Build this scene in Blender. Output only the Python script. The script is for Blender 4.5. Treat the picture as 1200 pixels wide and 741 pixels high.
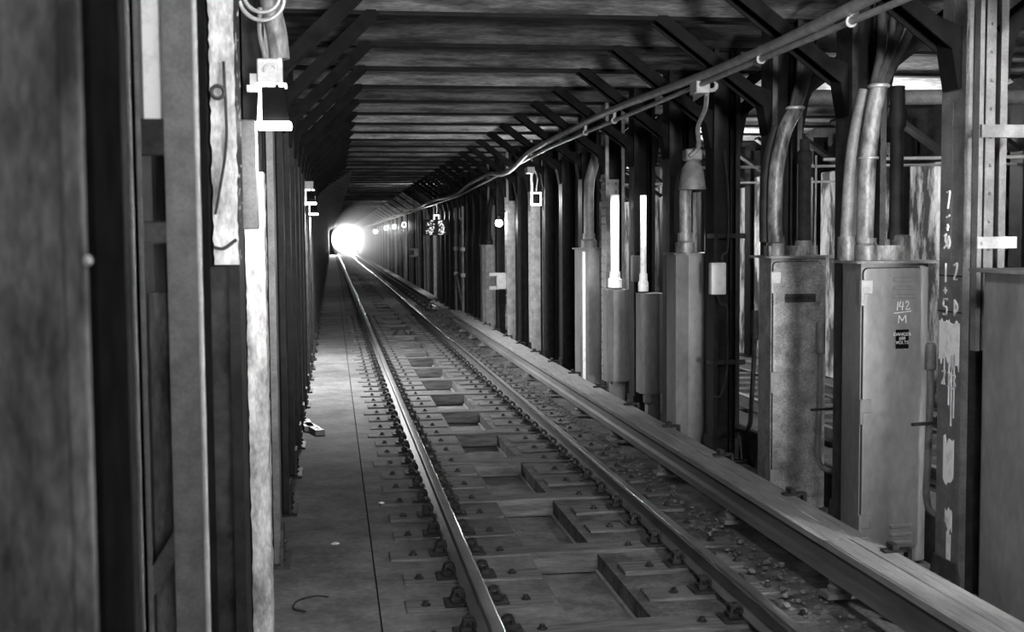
import bpy, bmesh, math, random
from mathutils import Vector, Matrix
random.seed(7)
for o in list(bpy.data.objects): bpy.data.objects.remove(o)
S = bpy.context.scene; C = S.collection; PI = math.pi

# ------------------------------------------------------------------ camera
cam_d = bpy.data.cameras.new('camera'); cam = bpy.data.objects.new('camera', cam_d); C.objects.link(cam)
F_PX = 1420.0
cam_d.sensor_fit = 'HORIZONTAL'; cam_d.sensor_width = 36.0; cam_d.lens = F_PX / 1200 * 36
cam_d.clip_start = .05; cam_d.clip_end = 600
psi, th, rol = math.radians(8.408), math.radians(3.7087), math.radians(.42)
fw = Vector((math.sin(psi)*math.cos(th), math.cos(psi)*math.cos(th), -math.sin(th)))
rt = Vector((math.cos(psi), -math.sin(psi), 0)); up = rt.cross(fw)
rx = rt*math.cos(rol) - up*math.sin(rol); ux = rt*math.sin(rol) + up*math.cos(rol)
M = Matrix(((rx.x, ux.x, -fw.x), (rx.y, ux.y, -fw.y), (rx.z, ux.z, -fw.z))).to_4x4()
M.translation = Vector((-1.563, 0, 2.0)); cam.matrix_world = M
cam_d.dof.use_dof = True; cam_d.dof.focus_distance = 11.0; cam_d.dof.aperture_fstop = 4.0
S.camera = cam
S.view_settings.view_transform = 'Standard'; S.view_settings.look = 'None'
S.view_settings.gamma = 1; S.view_settings.use_curve_mapping = False; S.view_settings.exposure = 1.45

# ------------------------------------------------------------------ world and large lights
w = bpy.data.worlds.new('world'); S.world = w; w.use_nodes = True
w.node_tree.nodes['Background'].inputs[0].default_value = (1, 1, 1, 1)
w.node_tree.nodes['Background'].inputs[1].default_value = .06

def area(name, loc, target, sx, sy, power, shape='RECTANGLE', spread=PI):
    d = bpy.data.lights.new(name, 'AREA'); d.shape = shape; d.size = sx; d.size_y = sy; d.energy = power; d.spread = spread
    o = bpy.data.objects.new(name, d); C.objects.link(o); o.location = loc
    o.rotation_euler = (Vector(target) - Vector(loc)).to_track_quat('-Z', 'Y').to_euler(); return o
def point(name, loc, power, r=.05):
    d = bpy.data.lights.new(name, 'POINT'); d.energy = power; d.shadow_soft_size = r
    o = bpy.data.objects.new(name, d); C.objects.link(o); o.location = loc; return o
def spot(name, loc, target, power, ang=100, blend=.6, r=.04):
    d = bpy.data.lights.new(name, 'SPOT'); d.energy = power; d.spot_size = math.radians(ang); d.spot_blend = blend; d.shadow_soft_size = r
    o = bpy.data.objects.new(name, d); C.objects.link(o); o.location = loc
    o.rotation_euler = (Vector(target) - Vector(loc)).to_track_quat('-Z', 'Y').to_euler(); return o

YEND = 166.0
area('portal_daylight', (.12, YEND+2.5, 1.95), (.12, 0, 1.4), 4.4, 4.4, 4500, 'ELLIPSE')
area('station_light', (.4, -9, 3.3), (.6, 12, .2), 4.0, 1.5, 260)                  # station platform lights behind the camera
spot('ceiling_fill_spot', (.3, -7, 1.7), (.4, 13, 3.75), 4500, 26, .5, .6)           # added unseen spot that brightens the ceiling bays
area('overhead_fill', (.2, 3.2, 3.6), (.8, 8.5, .0), .5, .3, 42)              # added unseen fill that brightens the right columns' track faces
point('side_lamp', (2.58, 3.0, 3.2), 300, .05)                                     # lamp on the right-hand column row behind the frame
area('far_platform_light', (4.6, 1.0, 3.3), (4.0, 9, .6), .5, .5, 60)
for yy, p in ((20.6, 95), (31.0, 70), (41.0, 70), (14.0, 55)):             # lamps of the parallel track
    point('parallel_track_lamp', (5.0, yy, 3.0), p, .12)

# ------------------------------------------------------------------ materials
def mat(name, dark, light, scale=6, rough=.75, metal=0, bump=.15, stretch=(1, 1, 1), lo=.35, hi=.65, fine=0, detail=6):
    m = bpy.data.materials.new(name); m.use_nodes = True; nt = m.node_tree; N = nt.nodes; L = nt.links
    b = N['Principled BSDF']; b.inputs['Roughness'].default_value = rough; b.inputs['Metallic'].default_value = metal
    if light < .1: b.inputs['Specular IOR Level'].default_value = .15
    tc = N.new('ShaderNodeTexCoord'); mp = N.new('ShaderNodeMapping'); mp.inputs['Scale'].default_value = stretch
    geo = N.new('ShaderNodeNewGeometry')
    n = N.new('ShaderNodeTexNoise'); n.inputs['Scale'].default_value = scale; n.inputs['Detail'].default_value = detail; n.inputs['Roughness'].default_value = .65
    L.new(geo.outputs['Position'], mp.inputs['Vector']); L.new(mp.outputs[0], n.inputs['Vector'])
    r = N.new('ShaderNodeValToRGB'); r.color_ramp.elements[0].position = lo; r.color_ramp.elements[1].position = hi
    r.color_ramp.elements[0].color = (dark,)*3 + (1,); r.color_ramp.elements[1].color = (light,)*3 + (1,)
    L.new(n.outputs['Fac'], r.inputs['Fac']); col = r.outputs[0]
    if fine:
        n2 = N.new('ShaderNodeTexNoise'); n2.inputs['Scale'].default_value = scale*9; n2.inputs['Detail'].default_value = 4
        L.new(mp.outputs[0], n2.inputs['Vector'])
        r2 = N.new('ShaderNodeValToRGB'); r2.color_ramp.elements[0].position = .3; r2.color_ramp.elements[1].position = .7
        r2.color_ramp.elements[0].color = (1-fine,)*3 + (1,); r2.color_ramp.elements[1].color = (1,)*4
        mx = N.new('ShaderNodeMix'); mx.data_type = 'RGBA'; mx.blend_type = 'MULTIPLY'; mx.inputs[0].default_value = 1
        L.new(n2.outputs['Fac'], r2.inputs['Fac']); L.new(col, mx.inputs[6]); L.new(r2.outputs[0], mx.inputs[7]); col = mx.outputs[2]
    L.new(col, b.inputs['Base Color'])
    if bump:
        bp = N.new('ShaderNodeBump'); bp.inputs['Strength'].default_value = bump; bp.inputs['Distance'].default_value = .02
        L.new(n.outputs['Fac'], bp.inputs['Height']); L.new(bp.outputs[0], b.inputs['Normal'])
    return m
def glow(name, s):
    m = bpy.data.materials.new(name); m.use_nodes = True; b = m.node_tree.nodes['Principled BSDF']
    b.inputs['Base Color'].default_value = (.8, .8, .8, 1); b.inputs['Emission Color'].default_value = (1, 1, 1, 1); b.inputs['Emission Strength'].default_value = s
    return m
m_dark = mat('sooty_steel', .006, .020, 9, .6, 0, .1, fine=.3)
m_rivet = mat('lit_riveted_steel', .17, .32, 7, .55, 0, .08, fine=.3)  # paler tone puts the light falling on these columns into the colour
m_gray = mat('painted_steel', .10, .20, 7, .55, 0, .08, fine=.3)
m_soot = mat('grey_sooty_steel', .04, .085, 9, .6, 0, .1, fine=.3)
m_mid = mat('mid_grey_steel', .07, .13, 12, .6, 0, .1, fine=.3)
m_pale = mat('pale_painted_steel', .26, .42, 7, .5, 0, .08, fine=.2)
m_brace = mat('sooty_brace', .003, .009, 7, .95, 0, .1)
m_beam = mat('sooty_beam', .003, .010, 5, .8, 0, .1)
CE = [mat(n_, a_, b_, 2.6, .9, 0, .5, (.5, 1.2, 1), .40, .62, fine=.6, detail=10) for n_, a_, b_ in (('whitewashed_concrete', .22, .80), ('mid_whitewash', .10, .55), ('dark_whitewash', .05, .32))]
m_floor = mat('dusty_concrete', .065, .165, 2.4, .9, 0, .4, fine=.4, detail=9)
m_bed = mat('dirty_trackbed', .03, .16, 4.5, .95, 0, .9, fine=.55, detail=10)
m_trough = mat('drain_concrete', .07, .22, 3.5, .9, 0, .4, fine=.35)
m_tie = mat('worn_timber', .04, .14, 3.0, .85, 0, .35, (1, 9, 9), fine=.3)
m_plate = mat('rusty_iron', .012, .035, 14, .6, 0, .2, fine=.3)
m_railside = mat('rusty_rail', .07, .13, 8, .55, .2, .08, (1, .3, 1))
m_head = mat('worn_rail_top', .08, .15, 9, .5, .6, 0, (1, .3, 1))
m_edge = mat('polished_gauge_edge', .5, .7, 9, .2, 1, 0, (1, .3, 1))
m_third = mat('contact_rail_steel', .14, .22, 5, .5, .2, .05, (1, .25, 1))
m_board = mat('weathered_board', .15, .26, 4, .8, 0, .25, (9, .7, 9), fine=.25)
m_box = mat('cabinet_enamel', .13, .22, 2.4, .5, 0, .08, (1, 1, .5), fine=.25)
m_boxworn = mat('worn_cabinet_enamel', .06, .32, 7, .5, 0, .15, fine=.55, lo=.3, hi=.7)
m_plaster = mat('peeling_plaster', .04, .62, 3.4, .9, 0, .6, (1, 1, .35), .44, .58, fine=.35, detail=10)
m_wall = mat('sooty_wall', .012, .05, 2.5, .95, 0, .5, fine=.4)
m_rough = mat('rough_concrete', .03, .17, 9, .95, 0, 1.0, (1, 1, .3), .38, .64, fine=.5)
m_white = mat('whitewashed_column', .16, .62, 8, .9, 0, .7, (1, 1, .4), .36, .6, fine=.35)
m_pipe = mat('lead_pipe', .04, .36, 9, .5, .1, .1, (1, 1, .4), lo=.38, hi=.66, fine=.4)
m_cable = mat('cable_sheath', .02, .05, 12, .7, 0, .1)
m_conduit = mat('galvanised_conduit', .22, .38, 10, .45, .3, .05)
m_chalk = mat('chalk_paint', .5, .8, 30, .9, 0, 0)
m_black = mat('black_paint', .004, .008, 10, 1.0, 0, 0); m_black.node_tree.nodes['Principled BSDF'].inputs['Specular IOR Level'].default_value = 0
m_litter = mat('pale_litter', .6, .8, 20, .9, 0, 0)
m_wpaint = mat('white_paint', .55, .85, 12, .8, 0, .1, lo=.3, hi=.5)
m_lens = glow('lamp_lens', 14); m_bulb = glow('lamp_bulb', 25); m_rim = glow('lamp_rim', 2.0); m_speck = glow('glint_glow', .45)

# ------------------------------------------------------------------ mesh helpers
def BM(): return bmesh.new()
def box(bm, x0, x1, y0, y1, z0, z1):
    v = [bm.verts.new((x, y, z)) for z in (z0, z1) for (x, y) in ((x0, y0), (x1, y0), (x1, y1), (x0, y1))]
    for f in ((3, 2, 1, 0), (4, 5, 6, 7), (0, 1, 5, 4), (1, 2, 6, 5), (2, 3, 7, 6), (3, 0, 4, 7)): bm.faces.new([v[i] for i in f])
    return v
def bevel(bm, off, seg=2, edges=None):
    bmesh.ops.bevel(bm, geom=edges or list(bm.edges), offset=off, segments=seg, affect='EDGES', profile=.5, clamp_overlap=True); return bm
def prism(bm, pts, axis, a, b):
    """extrude a 2-D outline along an axis; pts are (x,z) for 'y', (y,z) for 'x', (x,y) for 'z'"""
    def P(p, t): return {'x': (t, p[0], p[1]), 'y': (p[0], t, p[1]), 'z': (p[0], p[1], t)}[axis]
    A = [bm.verts.new(P(p, a)) for p in pts]; B = [bm.verts.new(P(p, b)) for p in pts]; n = len(pts)
    for i in range(n): bm.faces.new((A[i], A[(i+1) % n], B[(i+1) % n], B[i]))
    bm.faces.new(A[::-1]); bm.faces.new(B); bmesh.ops.recalc_face_normals(bm, faces=bm.faces[:])
def bar(bm, p, q, wd, dp, upv=(0, 1, 0)):
    p, q = Vector(p), Vector(q); d = (q-p).normalized(); u = Vector(upv); u = (u - d*u.dot(d)).normalized(); s = d.cross(u)
    A = [bm.verts.new(c + u*a*wd/2 + s*b*dp/2) for c in (p, q) for a, b in ((-1, -1), (1, -1), (1, 1), (-1, 1))]
    for f in ((3, 2, 1, 0), (4, 5, 6, 7), (0, 1, 5, 4), (1, 2, 6, 5), (2, 3, 7, 6), (3, 0, 4, 7)): bm.faces.new([A[i] for i in f])
    bmesh.ops.recalc_face_normals(bm, faces=bm.faces[:])
def smooth_path(pts, n=6):
    P = [Vector(p) for p in pts]; P = [P[0]*2-P[1]] + P + [P[-1]*2-P[-2]]; out = []
    for i in range(1, len(P)-2):
        for k in range(n):
            t = k/n; a, b, c, d = P[i-1], P[i], P[i+1], P[i+2]
            out.append(.5*((2*b)+(c-a)*t+(2*a-5*b+4*c-d)*t*t+(3*b-a-3*c+d)*t**3))
    return out + [P[-2]]
def tube(bm, pts, r, seg=12, smooth=True, n=6):
    P = smooth_path(pts, n) if smooth and len(pts) > 2 else [Vector(p) for p in pts]; R = r if callable(r) else (lambda t: r)
    rings = []; pv = None
    for i, p in enumerate(P):
        d = (P[min(i+1, len(P)-1)] - P[max(i-1, 0)]).normalized()
        if pv is None: pv = d.orthogonal().normalized()
        pv = (pv - d*pv.dot(d)).normalized(); s = d.cross(pv); rr = R(i/(len(P)-1))
        rings.append([bm.verts.new(p + (pv*math.cos(2*PI*k/seg) + s*math.sin(2*PI*k/seg))*rr) for k in range(seg)])
    for a, b in zip(rings, rings[1:]):
        for k in range(seg): f = bm.faces.new((a[k], a[(k+1) % seg], b[(k+1) % seg], b[k])); f.smooth = True
    bm.faces.new(rings[0][::-1]); bm.faces.new(rings[-1])
def torus(bm, c, R, r, a0=0, a1=2*PI, axis='y', n=12, seg=7):
    pts = []
    for i in range(n+1):
        a = a0 + (a1-a0)*i/n; u, v = R*math.cos(a), R*math.sin(a)
        pts.append(Vector(c) + Vector({'y': (u, 0, v), 'z': (u, v, 0), 'x': (0, u, v)}[axis]))
    tube(bm, pts, r, seg, smooth=False)
def dome(bm, c, r, axis):
    t = bmesh.ops.create_uvsphere(bm, u_segments=7, v_segments=4, radius=r)['verts']
    for v in t:
        v.co = Vector(c) + v.co
def lathe(bm, prof, c=(0, 0, 0), seg=20):
    rings = [[bm.verts.new((c[0]+r*math.cos(2*PI*k/seg), c[1]+r*math.sin(2*PI*k/seg), c[2]+z)) for k in range(seg)] for r, z in prof]
    for a, b in zip(rings, rings[1:]):
        for k in range(seg): f = bm.faces.new((a[k], a[(k+1) % seg], b[(k+1) % seg], b[k])); f.smooth = True
    bm.faces.new(rings[0][::-1]); bm.faces.new(rings[-1])
def mesh(bm, m):
    me = bpy.data.meshes.new('m'); bm.normal_update(); bm.to_mesh(me); bm.free(); me.set_sharp_from_angle(angle=math.radians(40))
    for x in (m if isinstance(m, (list, tuple)) else [m] if m else []): me.materials.append(x)
    return me
def obj(name, me, parent=None, loc=(0, 0, 0), m=None):
    if not isinstance(me, bpy.types.Mesh): me = mesh(me, m)
    o = bpy.data.objects.new(name, me); C.objects.link(o); o.location = loc
    if parent: o.parent = parent
    return o
def tag(o, label, cat, group=None, kind=None):
    o['label'] = label; o['category'] = cat
    if group: o['group'] = group
    if kind: o['kind'] = kind
    return o
def thing(name, label, cat, loc=(0, 0, 0), group=None, rz=0):
    o = bpy.data.objects.new(name, None); C.objects.link(o); o.location = loc; o.rotation_euler = (0, 0, rz); o.empty_display_size = .1
    return tag(o, label, cat, group)
def struct(name, bm, m):
    o = obj(name, bm, None, (0, 0, 0), m); o['kind'] = 'structure'; return o
def dup(o, loc, label, rz=None):
    c = o.copy(); C.objects.link(c); c.location = loc; c['label'] = label
    if rz is not None: c.rotation_euler = (0, 0, rz)
    for ch in o.children:
        d = ch.copy(); C.objects.link(d); d.parent = c
        for g in ch.children:
            e = g.copy(); C.objects.link(e); e.parent = d
    return c
ORD = ['first', 'second', 'third', 'fourth', 'fifth', 'sixth', 'seventh', 'eighth', 'ninth', 'tenth', 'eleventh', 'twelfth', 'thirteenth', 'fourteenth', 'fifteenth', 'sixteenth',
       'seventeenth', 'eighteenth', 'nineteenth', 'twentieth']
TENS = {2: 'twenty', 3: 'thirty', 4: 'forty', 5: 'fifty', 6: 'sixty', 7: 'seventy', 8: 'eighty', 9: 'ninety'}
TEN_TH = {2: 'twentieth', 3: 'thirtieth', 4: 'fortieth', 5: 'fiftieth', 6: 'sixtieth', 7: 'seventieth', 8: 'eightieth', 9: 'ninetieth'}
def nth(i):                                                        # 0 -> first
    n = i + 1
    if n <= 20: return ORD[i]
    if n < 100: return TEN_TH[n//10] if n % 10 == 0 else TENS[n//10] + '-' + ORD[n % 10 - 1]
    return 'one hundred and ' + nth(n - 101) if n > 100 else 'one hundredth'
def text_mesh(body, size, m, ext=.002, align='CENTER'):
    cu = bpy.data.curves.new('t', 'FONT'); cu.body = body; cu.size = size; cu.extrude = ext; cu.align_x = align; cu.align_y = 'CENTER'; cu.space_line = .9
    o = bpy.data.objects.new('t', cu); C.objects.link(o); bpy.context.view_layer.update()
    me = bpy.data.meshes.new_from_object(o.evaluated_get(bpy.context.evaluated_depsgraph_get()))
    bpy.data.objects.remove(o); me.materials.clear(); me.materials.append(m); return me
def strokes(bm, lines, r, plane, at):
    """hand-drawn strokes; plane 'x': (u,v)->(at,-u,v), plane 'y': (u,v)->(u,at,v)"""
    for ln in lines:
        pts = [(at, -u, v) if plane == 'x' else (u, at, v) for u, v in ln]
        tube(bm, pts, r, 5, smooth=len(pts) > 2, n=4)

TIE_Z = -.155; SP = 1.524; C1 = 6.61                               # tie tops, column pitch, first full right-hand column
# ------------------------------------------------------------------ structure: floor, walls, ceiling
bm = BM(); box(bm, -2.75, -1.33, -.5, YEND, -.75, TIE_Z)                           # walkway slab left of the joint
struct('floor', bm, m_floor)
bm = BM(); box(bm, -1.318, -.26, -.5, YEND, -.75, TIE_Z-.016); struct('floor_left_trackbed', bm, m_floor)
bm = BM(); box(bm, -.26, .21, -.5, YEND, -.75, -.315); struct('floor_drain_trough', bm, m_trough)
bm = BM(); box(bm, .21, 2.32, -.5, YEND, -.75, TIE_Z-.022); struct('floor_right_trackbed', bm, m_bed)
bm = BM(); box(bm, 2.32, 8.2, -.5, YEND, -.75, -.30); struct('floor_parallel_trackbed', bm, m_floor)
bm = BM(); box(bm, .188, .21, -.5, YEND, -.315, -.288); struct('trim_2', bm, m_conduit)
bm = BM(); box(bm, -2.75, -2.5, -.5, YEND, TIE_Z, 4.3); struct('wall_left', bm, m_wall)
bm = BM(); ring = []
for i in range(40):
    a = 2*PI*i/40; c_, s_ = math.cos(a), math.sin(a); k_ = 6/max(abs(c_), abs(s_))
    ring.append([bm.verts.new((x_, YEND + q, z_)) for q in (0, .4) for x_, z_ in ((.10 + 1.78*c_, 1.98 + 1.78*s_), (.12 + k_*c_, 1.95 + k_*s_))])
for i in range(40):
    A, B_ = ring[i], ring[(i+1) % 40]
    for p_, q_ in ((0, 1), (1, 3), (3, 2), (2, 0)): bm.faces.new((A[p_], B_[p_], B_[q_], A[q_]))
bmesh.ops.recalc_face_normals(bm, faces=bm.faces[:]); struct('wall_end', bm, m_wall)  # end wall, its opening cut round to shape the glow into a disc
bm = BM(); box(bm, 6.62, 6.9, -.5, YEND, -.30, 4.3); struct('wall_right', bm, m_wall)
beamY = [C1 + SP*k for k in range(-4, 105) if C1 + SP*k < YEND]
bm = BM(); prof = []
BAY = {5: 0, 6: 1, 7: 2, 8: 1, 9: 0, 10: 2, 11: 1, 12: 0, 13: 1, 14: 0, 15: 2}  # ceiling tone per bay, by index: light, mid, dark
for y in [beamY[0]-SP] + beamY:
    for i in range(11):
        t = i/10; prof.append((y + .07 + (SP-.14)*t, 3.765 + .075*math.sin(PI*t)**.7))
lo = [bm.verts.new((-2.6, y, z)) for y, z in prof]; hi = [bm.verts.new((6.8, y, z)) for y, z in prof]
for i in range(len(prof)-1):
    f = bm.faces.new((lo[i], lo[i+1], hi[i+1], hi[i])); f.smooth = False; f.material_index = BAY.get(i//11, (1, 2, 0, 1, 2, 1)[(i//11) % 6])
a = [bm.verts.new((x, y, 4.3)) for x, y in ((-2.6, prof[0][0]), (6.8, prof[0][0]), (6.8, prof[-1][0]), (-2.6, prof[-1][0]))]
bm.faces.new(a)
ce = struct('ceiling', bm, CE)

# roof beams: one I-beam over every pair of columns
bm = BM(); box(bm, -2.45, 6.6, -.075, .075, 3.735, 3.77); box(bm, -2.45, 6.6, -.02, .02, 3.775, 4.1); box(bm, -2.45, 6.6, -.10, .10, 4.1, 4.125)
beam_me = mesh(bm, m_beam)
for k, y in enumerate(beamY):
    vis = k - 5
    lab = ('sooty steel roof beam spanning both tracks, %s one ahead counting from the top edge' % nth(vis)) if 0 <= vis < 24 else ('sooty steel roof beam, far down the tunnel' if vis >= 24 else 'sooty steel roof beam overhead beside the station, above the frame')
    tag(obj('roof_beam', beam_me, None, (0, y, 0)), lab, 'beam', 'roof beams across the tunnel')

# ------------------------------------------------------------------ steel columns
CH = 3.75 - TIE_Z
def flange_bm(s, riv, facing=1):
    b = BM(); x0 = .11*s; x1 = .128*s
    a, c = min(x0, x1), max(x0, x1)
    box(b, a, c, -.135, -.003, 0, CH); box(b, a, c, .003, .135, 0, CH)                # two angle legs with a seam between
    for y in (-.135, .117): box(b, min(.085*s, .11*s), max(.085*s, .11*s), y, y+.018, 0, CH)   # turned lips
    if riv:
        for y in (-.07, .07):
            z = .12
            while z < CH-.3: dome(b, (x1, y, z), .017, 'x'); z += .105
    return b
def web_bm():
    b = BM(); box(b, -.11, .11, -.008, .008, 0, CH)
    for x in (-.075, .06): box(b, x, x+.015, -.055, .055, 0, CH)
    return b
def base_bm():
    b = BM()
    for s in (-1, 1):                                             # flared gusset shoes
        prism(b, [(-.135, .24), (.135, .24), (.19, .02), (-.19, .02)], 'x', .128*s, .146*s)
        for y, z in ((-.08, .12), (.08, .12), (-.11, .05), (.11, .05)): dome(b, (.146*s, y, z), .018, 'x')
    box(b, -.19, .19, -.20, .20, 0, .02); return b
def brace_bm(s, run, rise):
    b = BM(); p = Vector((.13*s, 0, CH-rise-.02)); q = Vector((s*(.13+run), 0, CH+.05))
    bar(b, p, q, .19, .018); d = (q-p).normalized(); n = Vector((-d.z, 0, d.x))
    for y in (-.088, .088): bar(b, p+Vector((0, y, 0))+n*.04, q+Vector((0, y, 0))+n*.04, .016, .085)
    prism(b, [(.128*s, CH-rise-.30), (.15*s, CH-rise-.30), (s*.20, CH-rise-.02), (s*.26, CH-rise+.10), (.128*s, CH-rise+.05)], 'y', -.09, .09)
    return b
F_R = {r: [mesh(flange_bm(s, r), m) for s in (-1, 1)] for r, m in ((False, m_dark), (True, m_rivet))}
F_G = [mesh(flange_bm(s, False), m_gray) for s in (-1, 1)]
F_S = [mesh(flange_bm(s, False), m_soot) for s in (-1, 1)]
b = BM(); box(b, -.128, .045, -.152, -.136, .03, CH-1.0)
for x in (-.095, .015):
    z = .12
    while z < CH-1.05: dome(b, (x, -.152, z), .015, 'x'); z += .105
plate_r = mesh(b, m_rivet)
web_me = mesh(web_bm(), m_dark); base_me = mesh(base_bm(), m_dark); base_s = mesh(base_bm(), m_soot)
br_me = {s: mesh(brace_bm(s, .92, .62), m_brace) for s in (-1, 1)}; brl_me = mesh(brace_bm(-1, .70, .62), m_brace)
# one-mesh version for the far ones
b = BM()
for s in (-1, 1): box(b, min(.11*s, .128*s), max(.11*s, .128*s), -.135, .135, 0, CH)
box(b, -.11, .11, -.008, .008, 0, CH); box(b, -.19, .19, -.2, .2, 0, .02)
for s in (-1, 1): bar(b, (.13*s, 0, CH-.64), (1.05*s, 0, CH-.02), .19, .05)
far_me = mesh(b, m_dark); fargrey_me = far_me.copy(); fargrey_me.materials[0] = m_gray; fargrey_me.update()
XR, XL, XF = 2.128, -2.058, 6.36
def column(x, y, fl, braces, label, group, rz=0):
    t = thing('steel_column', label, 'column', (x, y, TIE_Z), group, rz)
    obj('flange', fl[0], t); obj('flange', fl[1], t); obj('web', web_me, t); obj('base_shoe', base_s if fl in (F_G, F_S) else base_me, t)
    if fl is F_R[True]: obj('riveted_plate', plate_r, t)
    for b_ in braces: obj('knee_brace', b_, t)
    return t
RIV = {6, 10, 12, 14, 24}
right_cols = []
for k in range(-4, 105):
    y = C1 + SP*k
    if y > YEND-.5: break
    if -2 <= k < 26:
        fl = F_G if k == 0 else F_S if k in (1, 2) else F_R[k in RIV]
        lab = {-2: 'sooty steel column outside the frame beside the station', -1: 'sooty steel column just past the right edge of the frame',
               0: 'grey steel column with painted numbers and white patch at far right'}.get(k)
        if not lab: lab = ('%s right-hand steel column counting from the numbered one, %s' % (nth(k), 'paler with two rows of rivets' if k in RIV else 'dark and sooty'))
        c = column(XR, y, fl, (br_me[-1], br_me[1]), lab, 'right-hand column row'); right_cols.append(c)
        if k == 0: c1 = c
    elif k >= 26:
        tag(obj('steel_column', fargrey_me if k % 3 != 1 else far_me, None, (XR, y, TIE_Z)), 'far steel column of the right-hand row, shrinking toward the bright end', 'column', 'right-hand column row')
for k in range(1, 105):
    y = C1 + SP*k
    if y > YEND-.5: break
    if k < 16:
        column(XL, y, F_R[False] if k != 1 else F_G, (brl_me,), '%s plain steel column along the left wall, counting from beyond the whitewashed one' % nth(k-1), 'left-hand column row', PI)
    else:
        tag(obj('steel_column', far_me, None, (XL, y, TIE_Z)), 'far dark steel column of the left-hand row, shrinking toward the bright end', 'column', 'left-hand column row')
for k in range(0, 34):                                             # columns of the far side of the parallel track
    y = C1 + SP*k + .3
    tag(obj('steel_column', far_me, None, (XF, y, -.30)), ('far-side steel column beyond the parallel track, %s from the right' % nth(k)), 'column', 'columns beyond the parallel track')
# peeling plaster panels between the far-side columns
for k in range(0, 34):
    y = C1 + SP*k + .3 + SP/2
    b = BM(); hw = .40 + .14*random.random(); box(b, 6.27, 6.612, y-hw, y+hw, -.28, 2.9+.5*random.random()); bevel(b, .02, 1)
    tag(obj('plaster_panel', b, None, (0, 0, 0), m_plaster), 'peeling whitewashed plaster panel on the far wall, %s bay from the right' % nth(k), 'wall panel', 'plaster panels on the far wall')

# painted marks on the first column (parts of it)
def on_c1(name, b, m, lab=None):
    o = obj(name, b, c1, (0, 0, 0), m)
    if lab: o['label'] = lab
    return o
fx = -.130                                                         # local x just proud of the flange face
def L1(u, z): return (u, z - TIE_Z)
b = BM(); T = lambda ls: [[L1(u*.9, z) for u, z in l] for l in ls]
strokes(b, T([[(-.06, 2.245), (-.02, 2.25)], [(-.02, 2.25), (-.045, 2.15)], [(-.06, 2.10), (-.02, 2.11)], [(-.045, 2.06), (-.045, 2.02)], [(-.06, 2.035), (-.03, 2.045)],
     [(-.085, 1.99), (-.06, 2.0), (-.07, 1.965), (-.055, 1.94), (-.085, 1.92)], [(-.03, 1.99), (-.045, 1.95), (-.03, 1.92), (-.01, 1.95), (-.03, 1.99)]]), .0065, 'x', fx)
on_c1('chalk_number', b, m_chalk, 'chalk figures seven and thirty down the column')
b = BM()
strokes(b, T([[(-.06, 1.83), (-.06, 1.72)], [(.045, 1.82), (.085, 1.83), (.075, 1.78), (.05, 1.74), (.09, 1.74)], [(-.06, 1.69), (-.06, 1.65)], [(-.08, 1.67), (-.04, 1.67)],
     [(-.03, 1.62), (-.08, 1.62)], [(-.08, 1.62), (-.08, 1.58), (-.04, 1.57), (-.045, 1.53), (-.085, 1.53)], [(.06, 1.62), (.06, 1.53)], [(.06, 1.62), (.10, 1.58), (.06, 1.53)]]), .0065, 'x', fx)
on_c1('chalk_number', b, m_chalk, 'chalk figures twelve plus fifty')
b = BM()
for u0, u1, z0, z1 in ((-.122, -.004, 1.25, 1.50), (.004, .112, 1.21, 1.49)):
    pts = []
    for i in range(9): pts.append((u0 + (u1-u0)*i/8, z0 + random.uniform(-.02, .04)))
    for i in range(8, -1, -1): pts.append((u0 + (u1-u0)*i/8, z1 + random.uniform(-.015, .012)))
    prism(b, [(-u, z-TIE_Z) for u, z in pts], 'x', -.1315, -.128)
for u, z0 in ((-.055, 1.12), (.03, .88), (.06, .93), (.0, 1.0)): box(b, -.1315, -.128, -u-.005, -u+.005, z0-TIE_Z, 1.3-TIE_Z)
for u0, u1, z0, z1 in ((-.05, .07, .55, .80), (-.02, .06, .28, .42), (0, .05, .05, .26)):
    pts = [(u0 + (u1-u0)*i/6, z0 + random.uniform(-.03, .03)) for i in range(7)] + [(u0 + (u1-u0)*i/6, z1 + random.uniform(-.05, .03)) for i in range(6, -1, -1)]
    prism(b, [(-u, z-TIE_Z) for u, z in pts], 'x', -.1312, -.128)
on_c1('paint_patch', b, m_wpaint, 'white paint patch with drips')
b = BM(); strokes(b, T([[(-.085, 1.19), (-.05, 1.20), (-.055, 1.16), (-.085, 1.12), (-.045, 1.12)], [(-.01, 1.19), (.025, 1.19), (.01, 1.16), (.03, 1.13), (-.01, 1.11)], [(.05, 1.18), (.085, 1.18), (.07, 1.15), (.09, 1.12), (.05, 1.10)]]), .005, 'x', -.1325)
on_c1('painted_number', b, m_chalk, 'white figures 233')
b = BM()
for z in (1.755, 1.265 + .28): box(b, -.13, -.127, -.135, .135, z-TIE_Z, z-TIE_Z+.006)
on_c1('splice_line', b, m_black)

# pale channel strut and strap behind the first column, next to the edge of the frame
t = thing('channel_post', 'pale punched channel post clamped behind the numbered column', 'post', (2.0, 6.30, TIE_Z))
b = BM(); z0, z1 = 1.35-TIE_Z, CH-.05
box(b, -.03, -.005, -.03, .03, z0, z1); box(b, .02, .075, -.01, .0, z0, z1)
for i in range(14): dome(b, (.05, -.012, z0+.1+.155*i), .011, 'y')
obj('channel', b, t, (0, 0, 0), m_gray)
b = BM(); box(b, -.045, .19, -.06, -.045, 1.92-TIE_Z, 1.985-TIE_Z); dome(b, (-.02, -.062, 1.95-TIE_Z), .012, 'y'); obj('strap', b, t, (0, 0, 0), m_pale)
b = BM(); box(b, -.03, .25, -.06, -.045, 2.53-TIE_Z, 2.6-TIE_Z); obj('strap', b, t, (0, 0, 0), m_gray)

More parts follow.
